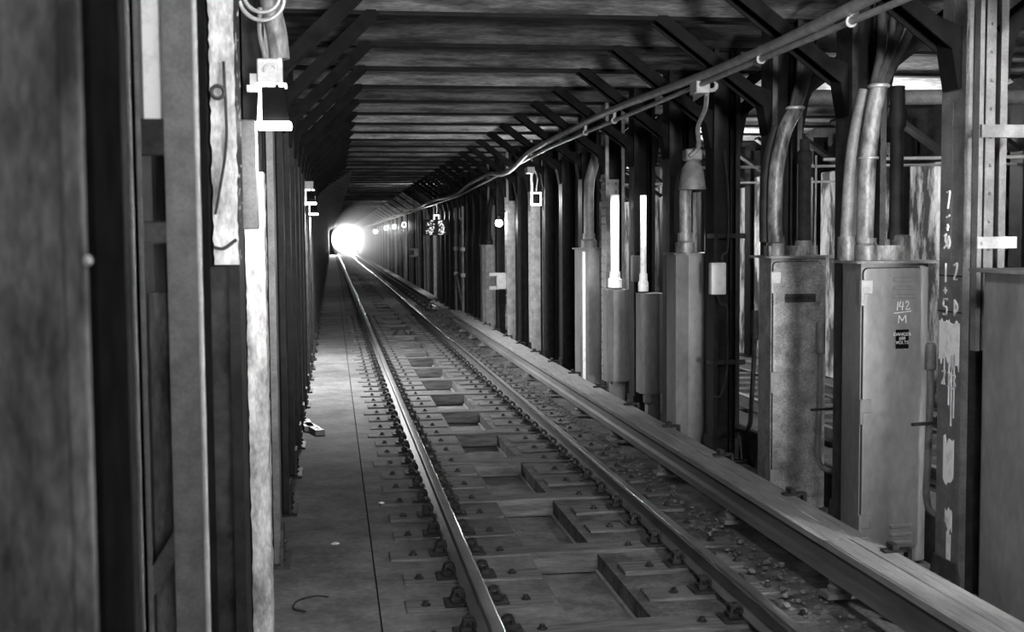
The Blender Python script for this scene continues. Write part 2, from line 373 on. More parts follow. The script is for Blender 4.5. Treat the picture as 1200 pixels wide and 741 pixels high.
# ------------------------------------------------------------------ electrical cabinets between the right-hand columns
def rounded_rect(x0, x1, y0, y1, r, seg=5, corners=(1, 1, 1, 1)):
    out = []
    for (cx, cy, a0, on) in ((x1-r, y1-r, 0, corners[0]), (x0+r, y1-r, PI/2, corners[1]), (x0+r, y0+r, PI, corners[2]), (x1-r, y0+r, 1.5*PI, corners[3])):
        if on:
            for i in range(seg+1): a = a0+PI/2*i/seg; out.append((cx+r*math.cos(a), cy+r*math.sin(a)))
        else: out.append((cx+r*(1 if math.cos(a0+PI/4) > 0 else -1), cy+r*(1 if math.sin(a0+PI/4) > 0 else -1)))
    return out
def cabinet(x0, x1, y0, y1, ztop, m, label, zb=-.145):
    t = thing('cabinet', label, 'electrical cabinet', ((x0+x1)/2, (y0+y1)/2, zb))
    cx, cy = (x0+x1)/2, (y0+y1)/2; X0, X1, Y0, Y1 = x0-cx, x1-cx, y0-cy, y1-cy; H = ztop-zb
    b = BM(); prism(b, rounded_rect(X0, X1, Y0+.012, Y1, .10, 6, (1, 1, 0, 1)), 'z', 0, H-.0)
    obj('body', b, t, (0, 0, 0), m)
    b = BM(); pts = rounded_rect(X0+.012, X1-.085, .10, H-.03, .035, 5)
    prism(b, pts, 'y', Y0-.006, Y0+.012)
    bevel(b, .004, 2); d = obj('door', b, t, (0, 0, 0), m)
    b = BM(); prism(b, rounded_rect(X0+.007, X1-.080, .095, H-.025, .038, 5), 'y', Y0+.009, Y0+.013); obj('door_gap', b, t, (0, 0, 0), m_black)
    for z in (H-.15, H*.53, .28):
        b = BM(); box(b, X0-.006, X0+.07, Y0-.014, Y0-.003, z-.045, z+.045); box(b, X0-.008, X0+.014, Y0-.016, Y0+.02, z-.12, z+.045); bevel(b, .004, 1); obj('hinge', b, d, (0, 0, 0), m_pale if z > H*.8 else m_box)
    for zz, xs in ((H-.155, (-.02, .115)), (.19, (-.02, .11))):
        b = BM()
        for i in range(3): box(b, xs[0]-.02, xs[1], Y0-.015, Y0-.003, zz+.055*i-.07, zz+.055*i-.045)
        bevel(b, .004, 1); obj('louvre', b, d, (0, 0, 0), m)
    b = BM(); prism(b, rounded_rect(X0-.045, X1+.05, Y0-.045, Y1+.04, .05), 'z', H, H+.018); obj('lid', b, t, (0, 0, 0), m_gray)
    return t, d, (X0, X1, Y0, Y1, H)
def stack(t, m, pts, r, name='pipe', seg=18):
    b = BM(); tube(b, pts, r, seg); return obj(name, b, t, (0, 0, 0), m)
# cabinet at the right edge
tA, dA, e = cabinet(1.83, 2.30, 5.45, 6.02, 1.80, m_box, 'grey cabinet cut by the right edge of the photo')
# cabinet B
tB, dB, e = cabinet(1.80, 2.30, 7.37, 7.74, 1.815, m_box, 'large grey cabinet chalked 142 over M, left of the numbered column')
X0, X1, Y0, Y1, H = e; bx_, by_, bz_ = tB.location
def B(x, z, y=7.45): return (x-bx_, y-by_, z-bz_)
b = BM(); lathe(b, [(.075, 0), (.075, .10), (.062, .115), (.062, .15)], B(1.90, 1.83, 7.52)); lathe(b, [(.06, 0), (.06, .16)], B(1.80, 1.83, 7.60)); lathe(b, [(.06, 0), (.06, .16), (.05, .17)], B(2.14, 1.83, 7.52))
box(b, 1.93-bx_, 2.16-bx_, 7.47-by_, 7.58-by_, 1.83-bz_, 1.93-bz_); obj('pipe_collar', b, tB, (0, 0, 0), m_pipe)
stack(tB, m_pipe, [B(1.885, 1.95, 7.52), B(1.89, 2.2, 7.52), B(1.90, 2.48, 7.52), B(1.93, 2.74, 7.52), B(1.97, 2.97, 7.52)], .056)
stack(tB, m_gray, [B(1.80, 1.95, 7.62), B(1.81, 2.2, 7.62), B(1.83, 2.5, 7.62), B(1.87, 2.75, 7.62), B(1.92, 2.95, 7.62)], .040)
b = BM(); lathe(b, [(.055, 0), (.055, .03), (.044, .08), (.044, .72), (.058, .74), (.058, .80), (.048, .86), (.048, 1.0)], B(2.115, 1.97, 7.55)); obj('pipe', b, tB, (0, 0, 0), m_dark)
b = BM(); torus(b, B(1.97, 2.965, 7.52), .058, .014, axis='z'); obj('pipe_ring', b, tB, (0, 0, 0), m_conduit)
b = BM(); torus(b, B(1.905, 2.50, 7.52), .058, .009, axis='z'); obj('pipe_ring', b, tB, (0, 0, 0), m_conduit)
for k, (pa, pb, pc) in enumerate((((1.93, 2.95), (1.99, 3.2), (2.02, 3.45)), ((1.95, 2.97), (2.05, 3.2), (2.11, 3.5)), ((1.98, 2.97), (2.08, 3.22), (2.20, 3.5)), ((2.0, 2.97), (2.13, 3.2), (2.28, 3.45)))):
    b = BM(); tube(b, [B(*pa, 7.52), B(*pb, 7.54), B(*pc, 7.60)], (.028, .022, .026, .030)[k], 10); obj('cable', b, tB, (0, 0, 0), m_cable)
b = BM(); lathe(b, [(.014, 0), (.014, .30)], B(1.86, 1.83)) if False else None
b = BM(); ox, oz = 2.08-bx_, 1.50-bz_; yy = Y0-.009; K = .62
strokes(b, [[(ox+K*u, oz+K*v) for u, v in ln] for ln in (
    [(-.055, .11), (-.065, .02)], [(-.025, .115), (-.040, .06), (.005, .065)], [(.0, .11), (-.01, .02)], [(.025, .095), (.045, .115), (.06, .09), (.03, .03), (.08, .035)],
    [(-.10, -.01), (.09, .01)], [(-.05, -.115), (-.045, -.03)], [(-.045, -.03), (-.01, -.09)], [(-.01, -.09), (.03, -.03)], [(.03, -.03), (.035, -.115)])], .0035, 'y', yy)
o = obj('chalk_mark', b, dB, (0, 0, 0), m_chalk); o['label'] = 'chalk 142 over a bar and an M'
b = BM(); box(b, -.045, .045, -.002, .002, -.062, .062); o = obj('warning_sticker', b, dB, B(2.077, 1.325, by_+Y0-.005), m_black); o['label'] = 'small danger 600 volts sticker'
tx = obj('sticker_text', text_mesh('DANGER\n600\nVOLTS', .030, m_chalk, .001), o, (0, -.003, .004)); tx.rotation_euler = (PI/2, 0, 0)
# cabinet C
tC, dC, e = cabinet(1.79, 2.27, 8.96, 9.33, 1.825, m_boxworn, 'mottled worn cabinet with a dark stencilled plate, second from the right edge')
X0, X1, Y0, Y1, H = e; bx_, by_, bz_ = tC.location
b = BM(); lathe(b, [(.078, 0), (.078, .10), (.066, .11), (.066, .16)], B(1.88, 1.84, 9.1)); lathe(b, [(.07, 0), (.07, .10), (.06, .12)], B(2.10, 1.84, 9.1)); box(b, 1.80-bx_, 2.2-bx_, 9.05-by_, 9.16-by_, 1.84-bz_, 1.92-bz_); obj('pipe_collar', b, tC, (0, 0, 0), m_pipe)
stack(tC, m_pipe, [B(1.87, 1.95, 9.1), B(1.865, 2.2, 9.1), B(1.875, 2.5, 9.1), B(1.93, 2.78, 9.1), B(2.02, 2.98, 9.1)], .058)
stack(tC, m_dark, [B(1.81, 1.95, 9.18), B(1.81, 2.3, 9.18), B(1.83, 2.6, 9.18), B(1.90, 2.85, 9.18)], .040)
b = BM(); lathe(b, [(.056, 0), (.05, .04), (.05, .60), (.062, .62), (.062, .70), (.04, .72), (.04, .8)], B(2.115, 1.95, 9.12)); obj('pipe', b, tC, (0, 0, 0), m_cable)
b = BM(); tube(b, [B(2.175, 1.85, 9.05), B(2.18, 2.62, 9.05)], .009, 8); obj('thin_conduit', b, tC, (0, 0, 0), m_conduit)
b = BM(); torus(b, B(2.025, 2.99, 9.1), .062, .014, axis='z'); obj('pipe_ring', b, tC, (0, 0, 0), m_conduit)
for k in range(5):
    b = BM(); tube(b, [B(1.99+.015*k, 2.97, 9.1+.01*(k % 2)), B(2.05+.02*k, 3.2, 9.12), B(2.10+.03*k, 3.55, 9.16)], .022, 8); obj('cable', b, tC, (0, 0, 0), m_cable)
b = BM(); box(b, -.125, .125, -.002, .002, -.033, .033); o = obj('stencil_plate', b, dC, B(2.02, 1.515, by_+Y0-.005), m_plate); o['label'] = 'dark plate with worn lettering'
tx = obj('plate_text', text_mesh('HIGH VOLTAGE', .036, m_black, .001), o, (0, -.003, 0)); tx.rotation_euler = (PI/2, 0, 0)
b = BM(); box(b, -.035, .035, -.002, .002, -.05, .05)
for i in range(3): box(b, -.025, .025, -.004, -.002, -.035+.025*i, -.022+.025*i)
obj('worn_sticker', b, dC, B(2.08, 1.255, by_+Y0-.005), m_gray)

# chamfered cabinets further along
def chamfered(x0, x1, y0, y1, z0, z1, ch): return [(x0, y0+ch), (x0+ch, y0), (x1-ch, y0), (x1, y0+ch), (x1, y1-ch), (x1-ch, y1), (x0+ch, y1), (x0, y1-ch)]
def slim(x0, x1, y0, y1, z0, z1, ch, m, label, pipes, cap=True):
    cx, cy = (x0+x1)/2, (y0+y1)/2; t = thing('cabinet', label, 'electrical cabinet', (cx, cy, z0))
    b = BM(); prism(b, [(x-cx, y-cy) for x, y in chamfered(x0, x1, y0, y1, z0, z1, ch)], 'z', 0, z1-z0); obj('body', b, t, (0, 0, 0), m)
    if cap:
        b = BM(); prism(b, [(x-cx, y-cy) for x, y in chamfered(x0-.03, x1+.03, y0-.03, y1+.03, z0, z1, ch)], 'z', z1-z0, z1-z0+.02); obj('lid', b, t, (0, 0, 0), m_gray)
    for (px, py, r, pts, pm) in pipes:
        b = BM(); lathe(b, [(r*1.6, 0), (r*1.6, .10), (r*1.25, .12), (r*1.25, .20)], (px-cx, py-cy, z1-z0+.02)); obj('pipe_collar', b, t, (0, 0, 0), pm)
        b = BM(); tube(b, [(px-cx, py-cy, z1-z0+.1)] + [(a-cx, c-cy, d-z0) for a, c, d in pts], r, 14); obj('pipe', b, t, (0, 0, 0), pm)
    return t
slim(1.79, 2.27, 11.50, 12.03, -.15, 1.815, .10, m_box, 'chamfered grey cabinet behind the column that carries a white junction box',
     [(1.93, 11.75, .06, [(1.93, 11.75, 2.2), (1.93, 11.75, 2.45), (1.98, 11.75, 2.68), (2.06, 11.75, 2.85)], m_pipe)])
tE = slim(1.83, 2.10, 13.08, 13.42, .24, 1.365, .07, m_box, 'short slim cabinet hung clear of the floor beside a chamfered cabinet', [(1.89, 13.25, .036, [(1.89, 13.25, 2.0), (1.89, 13.25, 2.46)], m_wpaint)], False)
b = BM(); lathe(b, [(.03, .0), (.06, .03), (.06, .12), (.05, .13)], (-.03, -.05, -.13)); obj('drain_bulb', b, tE, (0, 0, 0), m_gray)
b = BM(); box(b, -.02, .12, .0, .15, -.39, 0); obj('pedestal', b, tE, (0, 0, 0), m_gray)
tF = slim(1.80, 2.08, 14.62, 15.0, .20, 1.345, .07, m_box, 'short slim cabinet under the brightly lit pale pipe', [(1.93, 14.8, .055, [(1.93, 14.8, 2.0), (1.93, 14.8, 2.52)], m_wpaint)], False)
b = BM(); box(b, -.06, .10, -.1, .12, -.35, 0); obj('pedestal', b, tF, (0, 0, 0), m_gray)
tG = slim(1.79, 2.27, 16.2, 16.75, -.15, 1.83, .10, m_box, 'chamfered cabinet with a painted highlight down its corner, left of the riveted column',
     [(1.95, 16.45, .07, [(1.95, 16.45, 2.4), (1.96, 16.45, 2.75), (2.04, 16.45, 3.05), (2.1, 16.45, 3.25)], m_gray)])
b = BM(); bar(b, (-.192, -.227, .02), (-.192, -.227, 1.95), .045, .006, (1, -1, 0)); obj('painted_highlight', b, tG, (0, 0, 0), m_wpaint)  # highlight painted as a white strip on the chamfer
slim(1.79, 2.25, 27.15, 27.65, -.15, 1.82, .08, m_gray, 'most distant cabinet, dim and plain, left of the glowing signal lamp', [(1.97, 27.4, .06, [(1.97, 27.4, 2.3), (2.0, 27.4, 2.7), (2.08, 27.4, 3.0)], m_dark)])

# lever conduits in front of columns
def bent_conduit(pts, sleeve, label, m=m_gray, r=.022):
    p0 = Vector(pts[0]); t = thing('bent_conduit', label, 'conduit', pts[-1])
    rel = [tuple(Vector(p)-Vector(pts[-1])) for p in pts]
    b = BM(); tube(b, rel, r, 12); obj('pipe', b, t, (0, 0, 0), m)
    if sleeve:
        b = BM(); q = Vector(rel[0]); lathe(b, [(r*1.2, -sleeve), (r*1.6, -sleeve+.01), (r*1.6, 0), (r*1.1, .02)], q); obj('sleeve', b, t, (0, 0, 0), m)
    return t
c_ = bent_conduit([(2.085, 7.0, 1.31), (2.085, 7.0, .95), (2.078, 7.0, .60), (2.072, 7.0, .38), (2.11, 7.0, .27), (2.20, 6.9, .21), (2.25, 6.74, .165)], .15, 'grey conduit curving past the foot of the numbered column')
b = BM(); bar(b, (-.40, .02, .70), (.02, .02, .72), .03, .016); box(b, -.245, -.185, -.03, .03, .685, .745); obj('clamp_rod', b, c_, (0, 0, 0), m_dark)
c_ = bent_conduit([(2.04, 8.6, 1.33), (2.04, 8.6, .9), (2.03, 8.6, .55), (2.025, 8.6, .36), (2.07, 8.6, .25), (2.16, 8.5, .22), (2.2, 8.26, .21)], .22, 'grey conduit curving beside the mottled worn cabinet')
b = BM(); bar(b, (-.36, .02, .53), (.0, .02, .55), .03, .016); obj('clamp_rod', b, c_, (0, 0, 0), m_dark)
bent_conduit([(2.245, 10.6, 1.30), (2.24, 10.6, .9), (2.215, 10.6, .4), (2.20, 10.6, .26), (2.22, 10.8, .18), (2.24, 11.05, .16)], .25, 'dark conduit drooping left of the mottled worn cabinet', m_cable)

# junction boxes on columns
def junction(x, y, z, hw, hd, hh, label, m, tails):
    t = thing('junction_box', label, 'junction box', (x, y, z))
    b = BM(); box(b, -hw, hw, -hd, hd, -hh, hh); bevel(b, .012, 2); obj('box', b, t, (0, 0, 0), m)
    for pts in tails:
        b = BM(); tube(b, pts, .012, 8); obj('cable', b, t, (0, 0, 0), m_cable)
    return t
junction(2.02, 11.0, 1.60, .072, .05, .15, 'white junction box on the column left of the mottled cabinet', m_wpaint,
         [[(.0, 0, -.15), (.03, 0, -.24), (.09, 0, -.27), (.10, 0, -.5), (.10, 0, -.85), (.04, 0, -1.1), (-.02, 0, -1.12)], [(.04, 0, .14), (.05, 0, .22), (.10, 0, .30), (.10, 0, .8), (.06, 0, 1.2)]])
junction(2.02, 14.045, 1.62, .065, .05, .155, 'grey junction box beside the bright pale pipe', m_box, [[(-.02, 0, .15), (-.01, 0, .2), (.04, 0, .22), (.1, 0, .2)], [(-.03, 0, -.15), (-.03, 0, -.4), (-.02, 0, -.7)], [(.03, 0, -.15), (.03, 0, -.4), (.02, 0, -.7)]])
t = thing('switch_box', 'pale switch box strapped to a riveted column under the glowing lamp', 'switch box', (1.915, 24.9, 1.10))
b = BM(); box(b, -.12, .09, -.08, .06, -.17, .17); bevel(b, .015, 1); obj('housing', b, t, (0, 0, 0), m_pale)
for z in (-.14, .14):
    b = BM(); box(b, -.27, -.05, -.05, -.01, z-.035, z+.035); obj('arm', b, t, (0, 0, 0), m_pale)
b = BM(); box(b, -.06, .06, -.05, .04, -.48, -.19); obj('plug', b, t, (0, 0, 0), m_black)
t = thing('switch_box', 'small far pale switch box on a distant right-hand column', 'switch box', (1.915, 50.80, 1.40))
b = BM(); box(b, -.10, .09, -.08, .06, -.15, .17); bevel(b, .015, 1); obj('housing', b, t, (0, 0, 0), m_pale)
for z in (-.14, .14):
    b = BM(); box(b, -.26, -.05, -.05, -.01, z-.04, z+.04); obj('arm', b, t, (0, 0, 0), m_pale)
t = thing('conduit_pair', 'pair of thin upright conduits with couplings and a slanting strut, right of the speckled sign', 'conduit', (1.90, 33.3, TIE_Z))
for dy in (-.9, .9):
    b = BM(); tube(b, [(0, dy, 0), (0, dy, 3.0)], .035, 8); pp = obj('pipe', b, t, (0, 0, 0), m_gray)
    for z in (1.15, 1.85):
        b = BM(); lathe(b, [(.06, -.05), (.07, -.04), (.07, .04), (.06, .05)], (0, dy, z), 10); obj('coupling', b, pp, (0, 0, 0), m_pale)
b = BM(); tube(b, [(0, .9, 1.15), (0, -.85, .25)], .03, 8); obj('strut', b, t, (0, 0, 0), m_gray)

# clamps around column C4: dark straps
for y, z, lab in ((11.22, .80, 'low dark clamp bar'), (11.22, 2.0, 'upper dark clamp bar')):
    b = BM(); box(b, 1.93, 2.32, y-.17, y-.14, z-.025, z+.025); bevel(b, .006, 1)
    tag(obj('clamp_bar', b, None, (0, 0, 0), m_plate), lab + ' across the column with the white junction box', 'clamp')

# ------------------------------------------------------------------ overhead conduits on the right
def long_tube(name, pts, r, m, label, cat): 
    b = BM(); tube(b, pts, r, 10, n=3); return tag(obj(name, b, None, (0, 0, 0), m), label, cat)
up_pts = []; lo_pts = []
y = 5.0
while y < 120:
    up_pts.append((1.47+.02*math.sin(y*.9), y, 3.345 + .03*math.sin(y*.55)-(.10 if 19 < y < 23 else 0) - min(.25, max(0, (y-17)*.02)))); lo_pts.append((1.50, y, 3.262 - min(.25, max(0, (y-17)*.02)))); y += 1.524 if y < 60 else 5
long_tube('overhead_cable', up_pts, .036, m_conduit, 'upper thick pale cable running along the right braces', 'cable')
long_tube('overhead_conduit', lo_pts, .021, m_conduit, 'thinner conduit just below the thick overhead cable', 'conduit')
for k in range(0, 9):                                               # pale hangers
    y = 6.9 + 1.524*k
    if k in (0, 1, 2, 4, 5): 
        b = BM(); torus(b, (1.50, y, 3.262), .027, .01, axis='y'); box(b, 1.485, 1.515, y-.02, y+.02, 3.285, 3.36)
        tag(obj('pipe_clip', b, None, (0, 0, 0), m_pale), 'pale clip holding the overhead conduit, %s from the right' % nth(k), 'clip', 'clips on the overhead conduit')
t = thing('conduit_tee', 'pale overhead junction fitting with a pipe dropping to a lamp housing', 'conduit fitting', (1.52, 9.95, 3.25))
b = BM(); box(b, -.06, .06, -.10, .10, -.06, .06); bevel(b, .01, 1); obj('box', b, t, (0, 0, 0), m_pale)
b = BM(); torus(b, (.10, 0, .02), .045, .018, axis='y'); obj('ring', b, t, (0, 0, 0), m_pale)
b = BM(); tube(b, [(.06, 0, -.05), (.14, .3, -.15), (.20, .7, -.27), (.30, 1.0, -.42), (.25, 1.1, -.5)], .020, 10); obj('drop_pipe', b, t, (0, 0, 0), m_conduit)
t = thing('hooded_lamp', 'unlit conical lamp hood under the dropping pipe', 'lamp', (1.82, 11.15, 2.62))
b = BM(); lathe(b, [(.13, -.18), (.10, .02), (.05, .10)], (0, 0, 0)); obj('hood', b, t, (0, 0, 0), m_gray)
b = BM(); box(b, -.08, .08, -.07, .07, .09, .20); bevel(b, .015, 1); obj('mount_box', b, t, (0, 0, 0), m_gray)
t = thing('conduit_tee', 'second overhead fitting with a pipe dropping to the square lit lamp', 'conduit fitting', (1.52, 18.9, 3.05))
b = BM(); box(b, -.05, .07, -.12, .12, -.05, .05); bevel(b, .01, 1); obj('box', b, t, (0, 0, 0), m_pale)
b = BM(); tube(b, [(.05, 0, -.04), (.12, .5, -.1), (.26, 1.3, -.15), (.30, 1.5, -.3)], .018, 10); obj('drop_pipe', b, t, (0, 0, 0), m_conduit)

# ------------------------------------------------------------------ running rails
def rail(x, label):
    t = thing('running_rail', label, 'rail', (x, 0, -.14))
    p = [(-.0685, 0), (.0685, 0), (.0685, .010), (.012, .028), (.009, .095), (.034, .108), (.036, .132), (-.036, .132), (-.034, .108), (-.009, .095), (-.012, .028), (-.0685, .010)]
    b = BM(); prism(b, p, 'y', .3, YEND); obj('rail_web', b, t, (0, 0, 0), m_railside)
    sg = -1 if x > 0 else 1
    b = BM(); prism(b, [(sg*.0362, .116), (sg*.0362, .1325), (sg*.034, .1375), (sg*.025, .1412), (sg*.024, .1400), (sg*.033, .1365), (sg*.0345, .1320), (sg*.0345, .116)], 'y', .3, YEND); obj('gauge_edge', b, t, (0, 0, 0), m_edge)
    b = BM(); prism(b, [(-.0355, .1321), (.0355, .1321), (.034, .137), (.024, .1405), (-.024, .1405), (-.034, .137)], 'y', .3, YEND); obj('rail_head', b, t, (0, 0, 0), m_head)
    return t
rail(-.7525, 'left running rail, the one nearest the walkway'); rail(.7525, 'right running rail, between the drain and the contact rail')

# ------------------------------------------------------------------ ties
TP = .57; T0 = 8.16
b = BM(); box(b, -.44, .44, -.115, .115, -.15, 0); bevel(b, .006, 1); blk_me = mesh(b, m_tie)
b = BM(); box(b, -1.21, 1.21, -.115, .115, -.15, 0); bevel(b, .006, 1); full_me = mesh(b, m_tie)
b = BM(); box(b, -.19, .19, -.09, .09, 0, .015)
for s in (-1, 1): box(b, s*.125-.028, s*.125+.028, -.05, .05, .015, .045)
bevel(b, .004, 1); plate_me = mesh(b, m_plate)
clip_me = {}
for s in (-1, 1):
    b = BM(); torus(b, (s*.105, -.03, .055), .030, .0105, -.6, 4.6, 'y', 11, 6); torus(b, (s*.105, .03, .055), .030, .0105, -.6, 4.6, 'y', 11, 6); tube(b, [(s*.13, -.03, .08), (s*.13, .03, .08)], .0105, 6); clip_me[s] = mesh(b, m_plate)
b = BM(); lathe(b, [(.030, 0), (.030, .008), (.017, .009), (.015, .028)], (0, 0, 0), 6); bolt_me = mesh(b, m_plate)
def dress(t, cx):
    p = obj('tie_plate', plate_me, t, (cx, 0, 0))
    for s in (-1, 1): obj('rail_clip', clip_me[s], p)
    for s in (-1, 1): obj('bolt', bolt_me, t, (cx+s*.30, .01*s, 0))
nfirst = -3
NT = int((YEND-T0)/TP)
stuff = BM()
for i in range(nfirst, NT):
    y = T0 + TP*i; full = i % 3 == 0; rank = i - nfirst
    if y < 34:
        if full:
            t = thing('long_tie', 'full-width wooden tie crossing the drain, %s from the bottom of the photo' % nth((i-nfirst)//3), 'tie', (0, y, TIE_Z), 'full-width ties'); obj('timber', full_me, t); dress(t, -.7525); dress(t, .7525)
        else:
            for s, side in ((-1, 'left'), (1, 'right')):
                t = thing('half_tie', 'short wooden tie under the %s rail, row %s from the bottom of the photo' % (side, nth(rank)), 'tie', (s*.72 + random.uniform(-.015, .015), y, TIE_Z + random.uniform(-.004, .006)), 'half ties under the %s rail' % side)
                obj('timber', blk_me, t); dress(t, s*.7525 - t.location.x)
    elif y < 70:
        if full: tag(obj('long_tie', full_me, None, (0, y, TIE_Z)), 'distant full-width wooden tie crossing the drain', 'tie', 'full-width ties')
        else:
            for s, side in ((-1, 'left'), (1, 'right')): tag(obj('half_tie', blk_me, None, (s*.72, y, TIE_Z)), 'distant short wooden tie under the %s rail' % side, 'tie', 'half ties under the %s rail' % side)
    else:
        if full: box(stuff, -1.16, 1.16, y-.115, y+.115, TIE_Z-.15, TIE_Z)
        else:
            for s in (-1, 1): box(stuff, s*.72-.44, s*.72+.44, y-.115, y+.115, TIE_Z-.15, TIE_Z)
tag(obj('distant_ties', stuff, None, (0, 0, 0), m_tie), 'farthest rows of ties merging toward the bright end of the track', 'ties', None, 'stuff')

# ------------------------------------------------------------------ contact rail, cover boards, chairs
def contact(y0, y1, label):
    t = thing('contact_rail', label, 'rail', (1.385, (y0+y1)/2, -.03)); h = (y1-y0)/2
    p = [(-.075, 0), (.075, 0), (.075, .02), (.03, .045), (.03, .085), (.048, .10), (.048, .135), (-.048, .135), (-.048, .075), (-.075, .055)]
    b = BM(); prism(b, p, 'y', -h, h); obj('rail_body', b, t, (0, 0, 0), m_third)
    for s in (-1, 1):
        b = BM(); bar(b, (0, s*h, .06), (0, s*(h+.9), -.02), .1, .07, (1, 0, 0)); obj('end_ramp', b, t, (0, 0, 0), m_third)
contact(2.5, 29.3, 'near contact rail beside the right running rail'); contact(36.5, YEND-1, 'far contact rail beyond the gap, bright with reflected light')
def boards(y0, y1, k0):
    y = y0; k = k0
    while y < y1-.2:
        ye = min(y+3.048, y1); L = ye-y-.006
        t = thing('cover_board', ('contact rail cover board, %s length from the bottom right corner' % nth(k)) if y < 60 else 'distant contact rail cover board, pale with reflected light', 'board', (1.40, (y+ye)/2, .19), 'contact rail cover boards')
        b = BM(); box(b, -.135, .005, -L/2, L/2, 0, .032); box(b, .010, .145, -L/2, L/2, 0, .032); bevel(b, .004, 1); obj('plank', b, t, (0, 0, 0), m_board)
        b = BM(); box(b, -.150, -.137, -L/2, L/2, -.012, .03); bevel(b, .003, 1); obj('edge_strip', b, t, (0, 0, 0), m_board)
        y = ye; k += 1
    return k
kk = boards(3.6, 29.6, 0); boards(36.3, YEND-2, kk)
b = BM(); box(b, .02, .16, -.03, .03, 0, .018); box(b, .06, .10, -.045, .045, .018, .05); box(b, .16, .185, -.03, .03, -.36, .018); box(b, .06, .185, -.03, .03, -.36, -.34); bevel(b, .004, 1); brk_me = mesh(b, m_plate)
b = BM(); box(b, -.09, .09, -.07, .07, 0, .03); lathe(b, [(.055, .03), (.06, .06), (.045, .075), (.055, .09), (.045, .11)], (0, 0, 0), 14); chair_me = mesh(b, m_gray)
for k in range(26):
    y = 6.32 + SP*k
    if y < 29: tag(obj('board_bracket', brk_me, None, (1.44, y, .223)), 'dark iron bracket on the cover boards, %s from the right' % nth(k), 'bracket', 'cover board brackets')
for k in range(60):
    y = 6.72 + 1.9*k
    if 29.2 < y < 36.5 or y > 60: continue
    tag(obj('rail_insulator', chair_me, None, (1.375, y, -.142)), 'squat insulator under the contact rail, %s from the bottom right' % nth(k), 'insulator', 'contact rail insulators')

# rubble and dust along the contact rail
b = BM(); random.seed(3)
for i in range(2600):
    y = 4.5 + 34*random.random()**1.6; x = 1.0 + .32*random.random()**.8 if random.random() < .65 else 1.5 + .35*random.random()
    if 29.4 < y < 36: x = .95 + .7*random.random()
    r = .006 + .022*random.random()**3
    vs = bmesh.ops.create_icosphere(b, subdivisions=1, radius=r)['verts']
    for v in vs: v.co = Vector((x, y, TIE_Z + r*.3)) + Vector((v.co.x*random.uniform(.7, 1.4), v.co.y*random.uniform(.7, 1.4), v.co.z*.7))
tag(obj('rubble', b, None, (0, 0, 0), m_floor), 'loose grit and rubble scattered along the contact rail', 'rubble', None, 'stuff')
for x, y, lab in ((-1.575, 8.54, 'white scrap of paper on the left walkway'), (-1.20, 9.82, 'white scrap of litter on the ties left of the left rail'), (-.20, 9.35, 'white scrap of litter lying in the drain trough'), (-.62, 7.55, 'tiny pale scrap beside the left rail foot')):
    b = BM(); z = TIE_Z if x < -.3 else -.315
    vs = bmesh.ops.create_icosphere(b, subdivisions=2, radius=.03)['verts']
    for v in vs: v.co = Vector((v.co.x*random.uniform(.6, 1.2), v.co.y*random.uniform(.6, 1.1), abs(v.co.z)*.45))
    tag(obj('paper_scrap', b, None, (x, y, z), m_litter), lab, 'litter')
t = thing('drain_frame', 'dark iron frame standing in the drain where the covers begin, far up the track', 'drain frame', (0, 28.6, -.315))
b = BM(); box(b, -.24, .2, -.12, .12, .17, .20); obj('top_plate', b, t, (0, 0, 0), m_plate)
for s in (-1, 1):
    b = BM(); bar(b, (s*.06, -.1, .17), (s*.2-.02, -.1, 0), .03, .05); obj('leg', b, t, (0, 0, 0), m_plate)
# left walkway: bricks by the wall, loose wire
for k, (x, y, a, lab) in enumerate(((-1.80, 13.65, .25, 'perforated brick lying by the left columns, nearer the track'), (-1.88, 13.95, .1, 'perforated brick lying by the left columns, nearer the wall'))):
    t = thing('brick', lab, 'brick', (x, y, TIE_Z), 'bricks on the walkway', a)
    b = BM(); box(b, -.055, .055, -.30, .30, 0, .06); bevel(b, .006, 1); obj('brick_body', b, t, (0, 0, 0), m_gray)
    b = BM()
    for i in range(5): lathe(b, [(.018, .055), (.018, .061)], (0, -.22+.11*i, 0), 10)
    obj('hole', b, t, (0, 0, 0), m_black)
b = BM(); tube(b, [(-1.62, 7.25, TIE_Z+.006), (-1.70, 7.28, TIE_Z+.006), (-1.80, 7.2, TIE_Z+.006), (-1.82, 7.05, TIE_Z+.006), (-1.75, 6.98, TIE_Z+.006)], .006, 6)
tag(obj('loose_wire', b, None, (0, 0, 0), m_cable), 'bent piece of wire on the walkway near the bottom left', 'wire')

# ------------------------------------------------------------------ parallel track beyond the columns
FZ = -.30
b = BM(); 
for (y0, y1) in ((4.0, 60.0),): prism(b, [(2.42, FZ), (2.75, FZ), (2.75, .13), (2.42, .13)], 'y', y0, y1)
bevel(b, .015, 1); struct('trim_1', b, m_floor)
for x, lab in ((3.55, 'nearer rail of the parallel track'), (4.98, 'farther rail of the parallel track')):
    t = thing('running_rail', lab + ' seen between the columns', 'rail', (x, 0, -.14))
    b = BM(); prism(b, [(-.0685, 0), (.0685, 0), (.0685, .010), (.012, .028), (.009, .095), (.036, .108), (.036, .140), (-.036, .140), (-.036, .108), (-.009, .095), (-.012, .028), (-.0685, .010)], 'y', 3, YEND); obj('rail_web', b, t, (0, 0, 0), m_railside)
b = BM(); box(b, -1.25, 1.25, -.12, .12, 0, .14); bevel(b, .006, 1); pt_me = mesh(b, m_floor)
for k in range(64):
    y = 9 + .62*k
    tag(obj('parallel_tie', pt_me, None, (4.26, y, FZ)), 'wooden tie of the parallel track glimpsed between the right-hand columns', 'tie', 'ties of the parallel track')
